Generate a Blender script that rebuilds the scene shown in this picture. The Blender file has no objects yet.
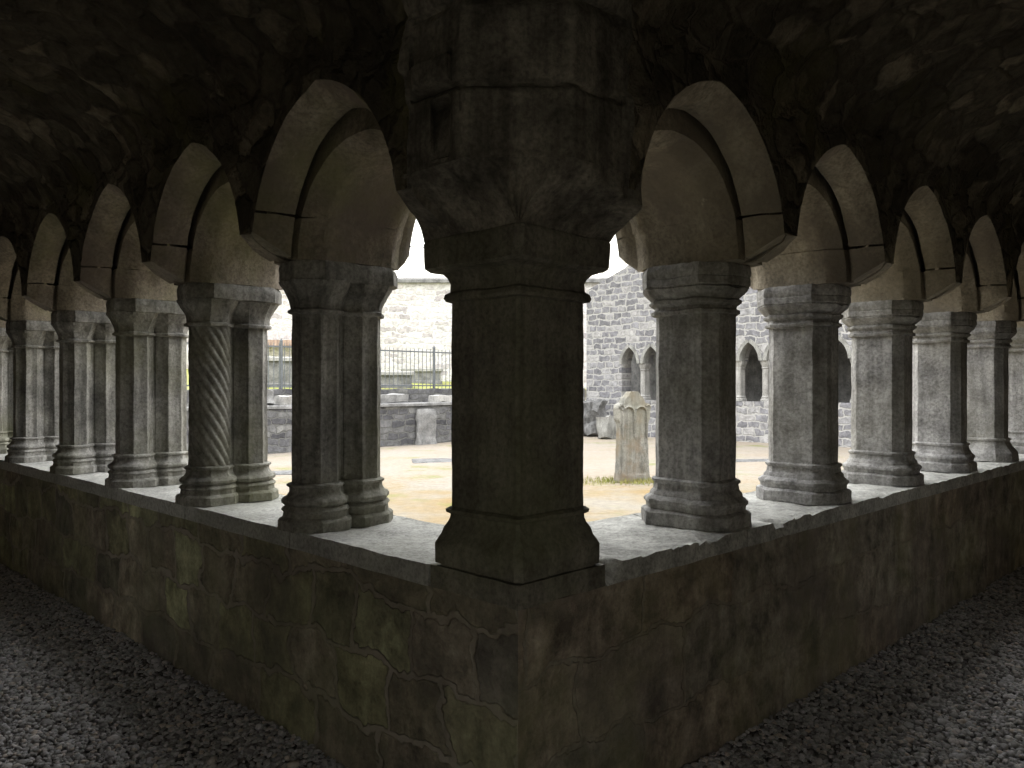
import bpy, bmesh, math, random
import numpy as np
from mathutils import Vector, noise, Matrix

random.seed(7)
rng = np.random.default_rng(7)
scene = bpy.context.scene
COL = scene.collection
PI = math.pi
EYE = 1.52
CX, CY = 0.0185, 2.5                 # inner corner of the two low walls
S2 = math.sqrt(0.5)

def W(side, t, w, z):
    """t metres along a low wall from the corner, w metres into the wall from its walk face"""
    if side == 'R':
        return Vector((CX + (t - w) * S2, CY + (t + w) * S2, z))
    return Vector((CX - (t - w) * S2, CY + (t + w) * S2, z))

# ------------------------------------------------------------------ materials
class NT:
    def __init__(self, name):
        m = bpy.data.materials.new(name); m.use_nodes = True
        self.m = m; self.t = m.node_tree; self.t.nodes.clear()
        self.out = self.n('ShaderNodeOutputMaterial')
        self.b = self.n('ShaderNodeBsdfPrincipled')
        self.l(self.b.outputs[0], self.out.inputs[0])
        self.b.inputs['Roughness'].default_value = 0.9
        self.b.inputs['Specular IOR Level'].default_value = 0.2
    def n(self, ty, **kw):
        nd = self.t.nodes.new(ty)
        for k, v in kw.items(): setattr(nd, k, v)
        return nd
    def l(self, a, b): self.t.links.new(a, b)
    def pos(self): return self.n('ShaderNodeNewGeometry').outputs['Position']
    def uv(self): return self.n('ShaderNodeUVMap').outputs[0]
    def noise(self, vec, scale, detail=6, rough=0.6, sc=None):
        if sc:
            mp = self.n('ShaderNodeMapping'); mp.inputs['Scale'].default_value = sc
            self.l(vec, mp.inputs[0]); vec = mp.outputs[0]
        nd = self.n('ShaderNodeTexNoise'); nd.inputs['Scale'].default_value = scale
        nd.inputs['Detail'].default_value = detail; nd.inputs['Roughness'].default_value = rough
        self.l(vec, nd.inputs['Vector']); return nd
    def vor(self, vec, scale, feature='F1', rand=1.0):
        nd = self.n('ShaderNodeTexVoronoi', feature=feature); nd.inputs['Scale'].default_value = scale
        nd.inputs['Randomness'].default_value = rand
        self.l(vec, nd.inputs['Vector']); return nd
    def ramp(self, fac, stops, interp='LINEAR'):
        nd = self.n('ShaderNodeValToRGB'); cr = nd.color_ramp; cr.interpolation = interp
        while len(cr.elements) > 1: cr.elements.remove(cr.elements[-1])
        cr.elements[0].position = stops[0][0]; cr.elements[0].color = col4(stops[0][1])
        for p, c in stops[1:]:
            e = cr.elements.new(p); e.color = col4(c)
        self.l(fac, nd.inputs[0]); return nd.outputs[0]
    def mix(self, fac, a, b, mode='MIX'):
        nd = self.n('ShaderNodeMix', data_type='RGBA', blend_type=mode)
        for s, v in ((nd.inputs[0], fac), (nd.inputs[6], a), (nd.inputs[7], b)):
            if isinstance(v, bpy.types.NodeSocket): self.l(v, s)
            elif isinstance(v, (int, float)) and s.type == 'VALUE': s.default_value = v
            else: s.default_value = col4(v)
        return nd.outputs[2]
    def math(self, op, a, b=0.5, clamp=False):
        nd = self.n('ShaderNodeMath', operation=op, use_clamp=clamp)
        for s, v in ((nd.inputs[0], a), (nd.inputs[1], b)):
            if isinstance(v, (int, float)): s.default_value = v
            else: self.l(v, s)
        return nd.outputs[0]
    def bump(self, h, strength, dist=0.02, prev=None):
        nd = self.n('ShaderNodeBump'); nd.inputs['Strength'].default_value = strength
        nd.inputs['Distance'].default_value = dist
        self.l(h, nd.inputs['Height'])
        if prev is not None: self.l(prev, nd.inputs['Normal'])
        return nd.outputs[0]
    def done(self, color, normal=None):
        if isinstance(color, (tuple, list)): self.b.inputs['Base Color'].default_value = col4(color)
        else: self.l(color, self.b.inputs['Base Color'])
        if normal is not None: self.l(normal, self.b.inputs['Normal'])
        return self.m

def col4(c):
    if isinstance(c, (int, float)): return (c, c, c, 1)
    return tuple(c) + (1,) if len(c) == 3 else tuple(c)

def mul(c, k): return tuple(x * k for x in c)

def stone(name, c, var=0.45, scale=5.0, moss=None, moss_amt=0.5, streak=0.35, pit=0.5, stain=None, bump=0.6):
    """weathered carved limestone: mottling, pits, run-off streaks and patches of algae"""
    k = NT(name); p = k.pos()
    n1 = k.noise(p, scale, 8, 0.65)
    col = k.ramp(n1.outputs[0], [(0.34, mul(c, 1 - var)), (0.5, c), (0.66, mul(c, 1 + var))])
    n2 = k.noise(p, 55, 4, 0.7)
    col = k.mix(0.8, col, k.ramp(n2.outputs[0], [(0.3, 0.5), (0.6, 1.3)]), 'MULTIPLY')
    ns = k.noise(p, 1.0, 5, 0.6, sc=(16, 16, 1.3))
    col = k.mix(streak, col, k.ramp(ns.outputs[0], [(0.38, 0.42), (0.6, 1.35)]), 'MULTIPLY')
    if stain:
        n4 = k.noise(p, 1.9, 5, 0.6)
        col = k.mix(k.ramp(n4.outputs[0], [(0.47, 0.0), (0.62, 0.85)]), col, stain)
    if moss:
        n3 = k.noise(p, 1.3, 6, 0.6)
        col = k.mix(k.ramp(n3.outputs[0], [(0.45, 0.0), (0.66, moss_amt)]), col, moss)
    n5 = k.noise(p, 9, 8, 0.7)
    li = k.ramp(n5.outputs[0], [(0.66, 0.0), (0.72, 0.55)])
    col = k.mix(li, col, mul(c, 1.9))
    h = k.math('ADD', n1.outputs[0], k.math('MULTIPLY', n2.outputs[0], 0.5))
    nm = k.bump(h, bump, 0.012)
    v = k.vor(p, 38)
    nm = k.bump(v.outputs['Distance'], pit * 0.4, 0.006, nm)
    return k.done(col, nm)

def masonry(name, cols, mortar, bw=0.42, bh=0.25, msize=0.012, dist=0.05, moss=None, moss_amt=0.6, bump=0.8, var=0.35, stain=None, mfade=0.0, streak=0.0):
    """irregular coursed stone, laid out in metres by the mesh's own uv"""
    k = NT(name); u = k.uv(); p = k.pos()
    nd = k.noise(u, 3.0, 4, 0.6)
    off = k.n('ShaderNodeVectorMath', operation='SUBTRACT'); off.inputs[1].default_value = (0.5, 0.5, 0.5)
    k.l(nd.outputs['Color'], off.inputs[0])
    sc = k.n('ShaderNodeVectorMath', operation='SCALE'); sc.inputs['Scale'].default_value = dist * 4
    k.l(off.outputs[0], sc.inputs[0])
    ad = k.n('ShaderNodeVectorMath', operation='ADD'); k.l(u, ad.inputs[0]); k.l(sc.outputs[0], ad.inputs[1])
    br = k.n('ShaderNodeTexBrick'); k.l(ad.outputs[0], br.inputs['Vector'])
    br.inputs['Scale'].default_value = 1.0; br.inputs['Brick Width'].default_value = bw
    br.inputs['Row Height'].default_value = bh; br.inputs['Mortar Size'].default_value = msize
    br.inputs['Mortar Smooth'].default_value = 0.4; br.inputs['Bias'].default_value = 0.0
    br.offset = 0.43; br.squash = 1.35; br.squash_frequency = 3
    br.inputs['Color1'].default_value = (0, 0, 0, 1); br.inputs['Color2'].default_value = (1, 1, 1, 1)
    br.inputs['Mortar'].default_value = (0.5, 0.5, 0.5, 1)
    n = len(cols)
    blk = k.ramp(br.outputs['Color'], [((i + 0.5) / n, c) for i, c in enumerate(cols)])
    n1 = k.noise(p, 7, 8, 0.7)
    blk = k.mix(0.9, blk, k.ramp(n1.outputs[0], [(0.36, 1 - var), (0.64, 1 + var)]), 'MULTIPLY')
    ns = k.noise(p, 1.0, 6, 0.65, sc=(9, 9, 1.6))
    blk = k.mix(streak, blk, k.ramp(ns.outputs[0], [(0.38, 0.4), (0.62, 1.4)]), 'MULTIPLY')
    n2 = k.noise(p, 60, 4, 0.7)
    blk = k.mix(0.5, blk, k.ramp(n2.outputs[0], [(0.3, 0.6), (0.65, 1.25)]), 'MULTIPLY')
    mf = br.outputs['Fac']
    if mfade:
        nf = k.noise(p, 2.2, 4, 0.6)
        mf = k.math('MULTIPLY', mf, k.ramp(nf.outputs[0], [(0.4, 1 - mfade), (0.6, 1.0)]))
    col = k.mix(mf, blk, mortar)
    if stain:
        n4 = k.noise(p, 1.6, 6, 0.65)
        col = k.mix(k.ramp(n4.outputs[0], [(0.45, 0.0), (0.65, 0.8)]), col, stain)
    if moss:
        n3 = k.noise(p, 1.9, 6, 0.65)
        col = k.mix(k.ramp(n3.outputs[0], [(0.46, 0.0), (0.64, moss_amt)]), col, moss)
    h = k.math('SUBTRACT', k.math('MULTIPLY', n1.outputs[0], 0.8), mf)
    nm = k.bump(h, bump, 0.03)
    nm = k.bump(n2.outputs[0], 0.4, 0.008, nm)
    return k.done(col, nm)

def rubble(name, c, mortar, scale=8.0, moss=None, bump=0.9):
    """rough rubble of the vault: flat pitched stones set in crumbling mortar"""
    k = NT(name); p = k.pos()
    nd = k.noise(p, 4, 4, 0.6)
    v0 = k.mix(0.16, p, nd.outputs['Color'])
    v = k.vor(v0, scale); e = k.vor(v0, scale, 'DISTANCE_TO_EDGE')
    tone = k.n('ShaderNodeSeparateColor'); k.l(v.outputs['Color'], tone.inputs[0])
    st = k.ramp(tone.outputs[0], [(0.0, mul(c, 0.45)), (0.5, c), (0.85, mul(c, 1.3)), (1.0, mul(c, 2.2))])
    n1 = k.noise(p, 11, 8, 0.75)
    st = k.mix(0.9, st, k.ramp(n1.outputs[0], [(0.3, 0.3), (0.7, 1.7)]), 'MULTIPLY')
    col = k.mix(k.ramp(e.outputs['Distance'], [(0.0, 0.8), (0.09, 0.0)]), st, mortar)
    n3 = k.noise(p, 1.1, 6, 0.65)
    col = k.mix(k.ramp(n3.outputs[0], [(0.4, 0.0), (0.62, 0.75)]), col, mul(c, 0.38))
    if moss:
        n4 = k.noise(p, 1.7, 6, 0.65)
        col = k.mix(k.ramp(n4.outputs[0], [(0.55, 0.0), (0.7, 0.6)]), col, moss)
    h = k.math('ADD', k.ramp(e.outputs['Distance'], [(0.0, 0.0), (0.14, 0.7)]), k.math('MULTIPLY', n1.outputs[0], 0.9))
    nm = k.bump(h, 1.0, 0.07)
    n2 = k.noise(p, 48, 5, 0.7)
    nm = k.bump(n2.outputs[0], 0.5, 0.01, nm)
    return k.done(col, nm)

M = {}
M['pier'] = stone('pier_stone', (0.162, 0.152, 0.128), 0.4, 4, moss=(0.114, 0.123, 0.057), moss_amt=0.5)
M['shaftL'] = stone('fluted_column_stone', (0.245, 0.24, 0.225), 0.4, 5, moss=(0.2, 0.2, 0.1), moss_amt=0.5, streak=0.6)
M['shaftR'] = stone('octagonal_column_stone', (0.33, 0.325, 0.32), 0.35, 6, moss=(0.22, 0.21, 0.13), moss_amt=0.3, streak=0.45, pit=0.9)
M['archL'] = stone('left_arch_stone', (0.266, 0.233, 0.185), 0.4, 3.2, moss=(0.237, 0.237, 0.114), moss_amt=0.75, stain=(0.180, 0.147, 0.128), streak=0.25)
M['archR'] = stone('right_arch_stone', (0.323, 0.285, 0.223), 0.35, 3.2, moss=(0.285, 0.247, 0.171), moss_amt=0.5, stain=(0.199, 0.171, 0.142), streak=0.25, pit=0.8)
M['sillL'] = stone('left_sill_stone', (0.376, 0.376, 0.356), 0.25, 3, streak=0.0, moss=(0.304, 0.312, 0.248), moss_amt=0.4)
M['sillR'] = stone('right_sill_stone', (0.400, 0.400, 0.376), 0.35, 6, streak=0.0, pit=1.0, bump=1.0)
M['wallL'] = masonry('left_low_wall_masonry', [(0.225, 0.198, 0.153), (0.34, 0.335, 0.20), (0.21, 0.205, 0.14), (0.40, 0.35, 0.27), (0.160, 0.15, 0.13), (0.40, 0.41, 0.245)],
                     (0.35, 0.315, 0.265), 0.34, 0.25, 0.016, 0.07, moss=(0.30, 0.315, 0.185), moss_amt=0.35, stain=(0.126, 0.113, 0.095), mfade=0.45, streak=0.3, var=0.6)
M['wallR'] = masonry('right_low_wall_masonry', [(0.27, 0.235, 0.19), (0.31, 0.285, 0.225), (0.21, 0.19, 0.16), (0.34, 0.285, 0.215)],
                     (0.297, 0.261, 0.207), 0.62, 0.30, 0.010, 0.06, moss=(0.243, 0.243, 0.117), moss_amt=0.4, stain=(0.171, 0.149, 0.131), mfade=0.9, streak=0.4, var=0.6)
M['wallO'] = masonry('outer_wall_masonry', [(0.30, 0.26, 0.2), (0.35, 0.3, 0.24)], (0.3, 0.27, 0.22), 0.5, 0.28, 0.012, 0.06)
M['rubble'] = rubble('vault_rubble', (0.19, 0.165, 0.12), (0.15, 0.125, 0.095), moss=(0.15, 0.14, 0.05))
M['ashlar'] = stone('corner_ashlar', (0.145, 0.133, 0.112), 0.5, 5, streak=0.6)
M['farL'] = masonry('garth_wall_masonry', [(0.072, 0.072, 0.079), (0.108, 0.108, 0.115), (0.144, 0.144, 0.144), (0.086, 0.086, 0.094), (0.180, 0.180, 0.176)],
                    (0.122, 0.122, 0.119), 0.34, 0.16, 0.02, 0.07)
M['farR'] = masonry('ruin_masonry', [(0.141, 0.141, 0.152), (0.200, 0.200, 0.215), (0.170, 0.170, 0.185), (0.244, 0.244, 0.252), (0.296, 0.292, 0.292)],
                    (0.340, 0.337, 0.329), 0.33, 0.19, 0.026, 0.07, var=0.4)
M['white'] = masonry('pale_rubble_masonry', [(0.461, 0.432, 0.432), (0.533, 0.511, 0.511), (0.490, 0.475, 0.482), (0.554, 0.540, 0.533), (0.360, 0.338, 0.346)],
                     (0.562, 0.554, 0.554), 0.55, 0.24, 0.04, 0.12, var=0.3)
M['pale'] = stone('pale_dressed_stone', (0.296, 0.292, 0.281), 0.25, 3, streak=0.3)
M['grey2'] = stone('grey_dressed_stone', (0.229, 0.229, 0.218), 0.3, 3, streak=0.3)
M['grey'] = stone('grey_loose_stone', (0.176, 0.176, 0.176), 0.4, 4, streak=0.1)
M['head'] = stone('headstone_stone', (0.185, 0.182, 0.165), 0.3, 5, streak=0.5, stain=(0.170, 0.133, 0.093), moss=(0.215, 0.213, 0.165), moss_amt=0.4)
M['red'] = stone('red_sandstone', (0.30, 0.22, 0.185), 0.3, 6)
M['dark'] = stone('dark_boulder', (0.12, 0.12, 0.12), 0.5, 5)
def plain(name, c, rough=0.6, metal=0.0):
    k = NT(name); k.b.inputs['Roughness'].default_value = rough; k.b.inputs['Metallic'].default_value = metal
    n = k.noise(k.pos(), 14, 4)
    return k.done(k.ramp(n.outputs[0], [(0.3, mul(c, 0.8)), (0.7, mul(c, 1.2))]))
M['iron'] = plain('painted_iron', (0.13, 0.14, 0.15), 0.5, 0.2)
M['cable'] = plain('black_cable', (0.1, 0.1, 0.11), 0.6)
def gravel_mat():
    k = NT('gravel_stone')
    at = k.n('ShaderNodeAttribute', attribute_name='tone')
    col = k.ramp(at.outputs['Fac'], [(0.0, (0.19, 0.185, 0.18)), (0.4, (0.37, 0.365, 0.365)), (0.7, (0.47, 0.465, 0.475)), (0.9, (0.52, 0.46, 0.40)), (1.0, (0.5, 0.49, 0.48))])
    n = k.noise(k.pos(), 90, 4, 0.7)
    col = k.mix(0.6, col, k.ramp(n.outputs[0], [(0.3, 0.6), (0.7, 1.3)]), 'MULTIPLY')
    return k.done(col, k.bump(n.outputs[0], 0.4, 0.004))
M['gravel'] = gravel_mat()
def floor_mat():
    k = NT('trodden_gravel'); p = k.pos()
    v = k.vor(p, 42)
    tone = k.n('ShaderNodeSeparateColor'); k.l(v.outputs['Color'], tone.inputs[0])
    col = k.ramp(tone.outputs[0], [(0.0, (0.08, 0.075, 0.07)), (0.6, (0.18, 0.17, 0.165)), (1.0, (0.3, 0.28, 0.26))])
    return k.done(col, k.bump(v.outputs['Distance'], 0.9, 0.02))
M['floor'] = floor_mat()
def garth_mat():
    k = NT('dry_lawn'); p = k.pos()
    n1 = k.noise(p, 0.55, 6, 0.62); n2 = k.noise(p, 9, 8, 0.75); n3 = k.noise(p, 0.9, 5, 0.6)
    n4 = k.noise(p, 70, 4, 0.7)
    col = k.ramp(n1.outputs[0], [(0.36, (0.205, 0.145, 0.068)), (0.47, (0.211, 0.167, 0.102)), (0.58, (0.217, 0.195, 0.155)), (0.75, (0.229, 0.211, 0.186))])
    sx = k.n('ShaderNodeSeparateXYZ'); k.l(p, sx.inputs[0])
    # trodden gravelly strip in front of the far walls, dry grass nearer
    far = k.ramp(k.math('ADD', k.math('MULTIPLY', sx.outputs[1], 0.06), k.math('MULTIPLY', n2.outputs[0], 0.35)), [(0.90, 0.0), (1.08, 0.7)])
    col = k.mix(far, col, (0.248, 0.223, 0.195))
    gr = k.ramp(n3.outputs[0], [(0.56, 0.0), (0.68, 0.65)])
    col = k.mix(gr, col, (0.136, 0.155, 0.037))
    col = k.mix(0.55, col, k.ramp(n2.outputs[0], [(0.3, 0.6), (0.7, 1.35)]), 'MULTIPLY')
    return k.done(col, k.bump(n4.outputs[0], 0.5, 0.03))
M['garth'] = garth_mat()
def terrace_mat():
    k = NT('green_lawn'); p = k.pos()
    n1 = k.noise(p, 1.2, 6, 0.62)
    col = k.ramp(n1.outputs[0], [(0.35, (0.187, 0.216, 0.050)), (0.55, (0.238, 0.245, 0.079)), (0.7, (0.302, 0.259, 0.130))])
    return k.done(col, k.bump(n1.outputs[0], 0.4, 0.03))
M['terrace'] = terrace_mat()
def blade_mat():
    k = NT('grass_blade')
    n = k.noise(k.pos(), 3, 4)
    return k.done(k.ramp(n.outputs[0], [(0.4, (0.158, 0.187, 0.043)), (0.6, (0.259, 0.238, 0.086))]))
M['blade'] = blade_mat()

# ------------------------------------------------------------------ object helpers
def link(o, parent=None):
    COL.objects.link(o)
    if parent is not None: o.parent = parent
    return o

def mesh_obj(name, verts, faces, mat, parent=None, smooth=35, uvs=None, fix=True):
    me = bpy.data.meshes.new(name)
    me.from_pydata([tuple(v) for v in verts], [], faces)
    if uvs is not None:
        ul = me.uv_layers.new(name='UVMap')
        li = np.zeros(len(me.loops), dtype=np.int32); me.loops.foreach_get('vertex_index', li)
        ul.data.foreach_set('uv', np.array(uvs, dtype=np.float32)[li].ravel())
    if fix:
        bm = bmesh.new(); bm.from_mesh(me)
        bmesh.ops.recalc_face_normals(bm, faces=bm.faces); bm.to_mesh(me); bm.free()
    me.materials.append(mat)
    if smooth:
        me.polygons.foreach_set('use_smooth', [True] * len(me.polygons))
        me.set_sharp_from_angle(angle=math.radians(smooth))
    me.update()
    return link(bpy.data.objects.new(name, me), parent)

def thing(name, label, cat, loc=(0, 0, 0), rz=0.0, group=None):
    o = bpy.data.objects.new(name, None); o.empty_display_size = 0.1
    COL.objects.link(o); o.location = loc; o.rotation_euler = (0, 0, rz)
    return tag(o, label, cat, group)

def tag(o, label, cat, group=None, kind=None):
    o['label'] = label; o['category'] = cat
    if group: o['group'] = group
    o['kind'] = kind or 'thing'
    return o

def struct(o, label=None, cat='wall'):
    o['kind'] = 'structure'
    if label: o['label'] = label; o['category'] = cat
    return o

def dup(root, loc, rz, label, group=None):
    r = root.copy(); COL.objects.link(r); r.location = loc; r.rotation_euler = (0, 0, rz); r['label'] = label
    if group: r['group'] = group
    for ch in list(root.children):
        c = ch.copy(); COL.objects.link(c); c.parent = r
        for g in ch.children:
            d = g.copy(); COL.objects.link(d); d.parent = c
    return r

def jitter(verts, amp, scale, seed=0.0, fine=0.0):
    out = []
    s = Vector((seed * 3.1, seed * 7.7, seed * 1.3))
    for v in verts:
        v = Vector(v)
        d = noise.noise_vector(v * scale + s) * amp
        if fine: d += noise.noise_vector(v * scale * 3.7 + s) * fine
        out.append(v + d)
    return out

def octo(hw, hd, ch, seg=0.03, cx=0.0, cy=0.0):
    """chamfered rectangle outline, resampled, corners kept; returns (points, divisions)"""
    c = [(hw, -hd + ch), (hw, hd - ch), (hw - ch, hd), (-hw + ch, hd), (-hw, hd - ch), (-hw, -hd + ch), (-hw + ch, -hd), (hw - ch, -hd)]
    return [(x + cx, y + cy) for x, y in c]

def resample(poly, divs):
    pts = []
    n = len(poly)
    for i in range(n):
        a, b = poly[i], poly[(i + 1) % n]
        for k in range(divs[i]):
            f = k / divs[i]
            pts.append((a[0] + (b[0] - a[0]) * f, a[1] + (b[1] - a[1]) * f))
    return pts

class Geo:
    def __init__(self): self.v = []; self.f = []
    def add(self, vs, fs):
        n = len(self.v); self.v += [Vector(v) for v in vs]; self.f += [tuple(i + n for i in f) for f in fs]
    def rings(self, rings, cap=True, closed=True):
        n = len(rings[0]); vs = [p for r in rings for p in r]; fs = []
        for j in range(len(rings) - 1):
            for i in range(n if closed else n - 1):
                i2 = (i + 1) % n
                fs.append((j * n + i, j * n + i2, (j + 1) * n + i2, (j + 1) * n + i))
        if cap:
            fs.append(tuple(range(n - 1, -1, -1))); fs.append(tuple((len(rings) - 1) * n + i for i in range(n)))
        self.add(vs, fs)
    def box(self, x0, x1, y0, y1, z0, z1, seg=None):
        vs = [(x, y, z) for z in (z0, z1) for x, y in ((x0, y0), (x1, y0), (x1, y1), (x0, y1))]
        self.add(vs, [(3, 2, 1, 0), (4, 5, 6, 7), (0, 1, 5, 4), (1, 2, 6, 5), (2, 3, 7, 6), (3, 0, 4, 7)])
    def tube(self, pts, r, n=6):
        rings = []
        for i, p in enumerate(pts):
            p = Vector(p); a = Vector(pts[max(0, i - 1)]); b = Vector(pts[min(len(pts) - 1, i + 1)])
            d = (b - a).normalized(); up = Vector((0, 0, 1)) if abs(d.z) < 0.9 else Vector((1, 0, 0))
            s = d.cross(up).normalized(); u = s.cross(d)
            rr = r[i] if isinstance(r, (list, tuple)) else r
            rings.append([p + (s * math.cos(2 * PI * k / n) + u * math.sin(2 * PI * k / n)) * rr for k in range(n)])
        self.rings(rings)
    def obj(self, name, mat, parent=None, amp=0.0, scale=6.0, seed=0.0, fine=0.0, smooth=35):
        vs = jitter(self.v, amp, scale, seed, fine) if amp else self.v
        return mesh_obj(name, vs, self.f, mat, parent, smooth)

def densify(profile, step=0.02):
    """profile: list of (offset, z); adds rows on long straights"""
    out = [profile[0]]
    for a, b in zip(profile, profile[1:]):
        d = math.hypot(b[0] - a[0], b[1] - a[1]); n = max(1, int(d / step))
        for k in range(1, n + 1):
            out.append((a[0] + (b[0] - a[0]) * k / n, a[1] + (b[1] - a[1]) * k / n))
    return out

def loft_oct(g, hw, hd, ch, profile, divs=(4, 2, 4, 2, 4, 2, 4, 2), cx=0.0, cy=0.0, chk=0.41, step=0.02):
    """sweep a chamfered rectangle up a profile of (outward offset, z)"""
    rings = []
    for off, z in densify(profile, step):
        p = octo(hw + off, hd + off, ch + off * chk * 1.41, cx=cx, cy=cy)
        rings.append([(x, y, z) for x, y in resample(p, divs)])
    g.rings(rings)

# ------------------------------------------------------------------ columns
SILL = 0.904
SPR = 2.05
BASE_L = [(0.055, 0), (0.055, 0.04), (0.047, 0.05), (0.036, 0.054), (0.034, 0.075), (0.043, 0.085), (0.036, 0.097), (0.026, 0.103),
          (0.039, 0.113), (0.041, 0.125), (0.034, 0.137), (0.019, 0.145), (0.010, 0.160), (0.008, 0.178), (0.017, 0.184), (0.018, 0.193), (0.006, 0.2)]
CAP_L = [(0.002, 0.925), (0.016, 0.93), (0.018, 0.942), (0.006, 0.95), (0.008, 0.97), (0.016, 0.995), (0.032, 1.025), (0.048, 1.05), (0.052, 1.064)]
ABA_L = [(0.052, 1.064), (0.060, 1.068), (0.062, 1.12), (0.056, 1.135), (0.052, 1.146)]
YS = (0.13, 0.34)

def fluted_shaft(r, z0, z1, cy, flip):
    """round shaft with vertical fillets and hollows cut along it"""
    rings = []; n = 128; rows = 30
    for j in range(rows + 1):
        z = z0 + (z1 - z0) * j / rows
        ring = []
        for i in range(n):
            th = 2 * PI * i / n + PI / 8
            q = ((th - PI / 8) / (PI / 4) + 0.5) % 1.0 - 0.5          # 0 on an arris, +-0.5 mid face
            flat = math.cos(PI / 8) / math.cos((0.5 - abs(q)) * PI / 4)
            rr = r * 1.05 * (flat - 0.035 * math.sin(PI * min(1, max(0, (abs(q) - 0.1) / 0.4)) / 2) + (0.02 if abs(q) < 0.11 else 0))
            ring.append((rr * math.cos(th), cy + rr * math.sin(th), z))
        rings.append(ring)
    return rings

def twist_shaft(r, z0, z1, cy):
    rings = []; n = 112; rows = 120; nr = 14; lead = 1.0
    for j in range(rows + 1):
        z = z0 + (z1 - z0) * j / rows
        ring = []
        for i in range(n):
            th = 2 * PI * i / n
            ph = nr * (th + 2 * PI * z / lead)
            rr = r + 0.006 * (abs(math.sin(ph / 2)) * 2 - 1.0)
            ring.append((rr * math.cos(th), cy + rr * math.sin(th), z))
        rings.append(ring)
    return rings

def coupled_column(label, loc, rz, kind, seed, group=None):
    t = thing('coupled_column', label, 'column', loc, rz, group)
    r = 0.1
    g = Geo()
    for cy in YS: loft_oct(g, r, r, r * 0.586, BASE_L, cx=0, cy=cy, step=0.012)
    g.obj('base', M['shaftL'], t, 0.004, 9, seed, 0.002)
    for q, cy in enumerate(YS):
        g = Geo()
        if kind == 'twist' and q == 0: g.rings(twist_shaft(r, 0.19, 0.935, cy))
        else: g.rings(fluted_shaft(r, 0.19, 0.935, cy, q))
        o = g.obj('shaft', M['shaftL'], t, 0.003, 7, seed + q, 0.0015, smooth=28)
        if kind == 'twist': o['label'] = 'spirally ribbed front shaft' if q == 0 else 'straight fluted back shaft'
    g = Geo(); g.box(-0.035, 0.035, YS[0], YS[1], 0.18, 0.94); g.obj('web', M['shaftL'], t)
    g = Geo()
    for cy in YS: loft_oct(g, r, r, r * 0.586, CAP_L, cx=0, cy=cy, step=0.012)
    g.obj('capital', M['shaftL'], t, 0.005, 14, seed + 5, 0.003)
    g = Geo(); loft_oct(g, r, (YS[1] - YS[0]) / 2 + r, r * 0.586, ABA_L, divs=(14, 3, 8, 3, 14, 3, 8, 3), cx=0, cy=0.25, step=0.012)
    g.obj('abacus', M['shaftL'], t, 0.005, 12, seed + 9, 0.002)
    return t

BASE_R = [(0.060, 0), (0.060, 0.055), (0.052, 0.062), (0.040, 0.066), (0.042, 0.085), (0.049, 0.095), (0.048, 0.108), (0.036, 0.12), (0.026, 0.125),
          (0.022, 0.14), (0.010, 0.152), (0.006, 0.178), (0.016, 0.186), (0.017, 0.196), (0.004, 0.204)]
BASE_BELL = [(0.066, 0), (0.066, 0.05), (0.060, 0.075), (0.042, 0.10), (0.026, 0.125), (0.012, 0.15), (0.008, 0.165), (0.018, 0.17), (0.018, 0.182), (0.004, 0.19)]
CAP_R = [(0.003, 0.93), (0.018, 0.935), (0.02, 0.948), (0.008, 0.956), (0.006, 0.968), (0.024, 0.98), (0.026, 0.992), (0.016, 1.0), (0.026, 1.01),
         (0.046, 1.03), (0.054, 1.045)]
ABA_R = [(0.054, 1.045), (0.050, 1.05), (0.056, 1.056), (0.056, 1.085), (0.052, 1.09), (0.055, 1.095), (0.058, 1.125), (0.05, 1.146)]
HW, HD, CH = 0.125, 0.165, 0.055
def octagonal_column(label, loc, rz, bell, seed, group=None):
    t = thing('octagonal_column', label, 'column', loc, rz, group)
    dv = (10, 3, 7, 3, 10, 3, 7, 3)
    g = Geo(); loft_oct(g, HW, HD, CH, BASE_BELL if bell else BASE_R, dv, cy=0.255, step=0.012); g.obj('base', M['shaftR'], t, 0.006, 8, seed, 0.004)
    g = Geo(); loft_oct(g, HW, HD, CH, [(0, 0.18), (0.0, 0.94)], dv, cy=0.255, step=0.02); g.obj('shaft', M['shaftR'], t, 0.004, 6, seed + 3, 0.002)
    g = Geo(); loft_oct(g, HW, HD, CH, CAP_R, dv, cy=0.255, step=0.012); g.obj('capital', M['shaftR'], t, 0.007, 9, seed + 5, 0.004)
    g = Geo(); loft_oct(g, HW, HD, CH, ABA_R, dv, cy=0.255, step=0.012); g.obj('abacus', M['shaftR'], t, 0.006, 9, seed + 7, 0.004)
    return t

AX_R = [1.40, 2.475, 3.585, 4.70, 5.80, 6.91, 8.0]
AX_L = [1.365, 2.42, 3.475, 4.585, 5.79, 6.90, 8.0]
ORD = ['first', 'second', 'third', 'fourth', 'fifth', 'sixth', 'seventh']
RZ = {'R': PI / 4, 'L': -PI / 4}
labL = ['coupled fluted stone column with tall bell capital, first left of the corner pier',
        'coupled stone column whose front shaft is twisted like rope, left wall',
        'coupled fluted stone column just beyond the rope-twisted column, left wall',
        'coupled fluted stone column, second beyond the rope-twisted one, left wall',
        'coupled fluted stone column, third beyond the rope-twisted one, near the left edge',
        'coupled stone column cut by the left edge of the photo, last on the left wall',
        'coupled stone column beyond the left edge of the photo']
labR = ['broad octagonal stone column with worn ringed base, first right of the corner pier',
        'octagonal stone column, second right of the corner pier, chipped base ring',
        'octagonal stone column, third right of the corner pier',
        'octagonal stone column, fourth right of the corner pier',
        'octagonal stone column on a plain bell-shaped base, fifth right of the corner pier',
        'octagonal stone column cut by the right edge of the photo',
        'octagonal stone column beyond the right edge of the photo']
protoL = None
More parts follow.
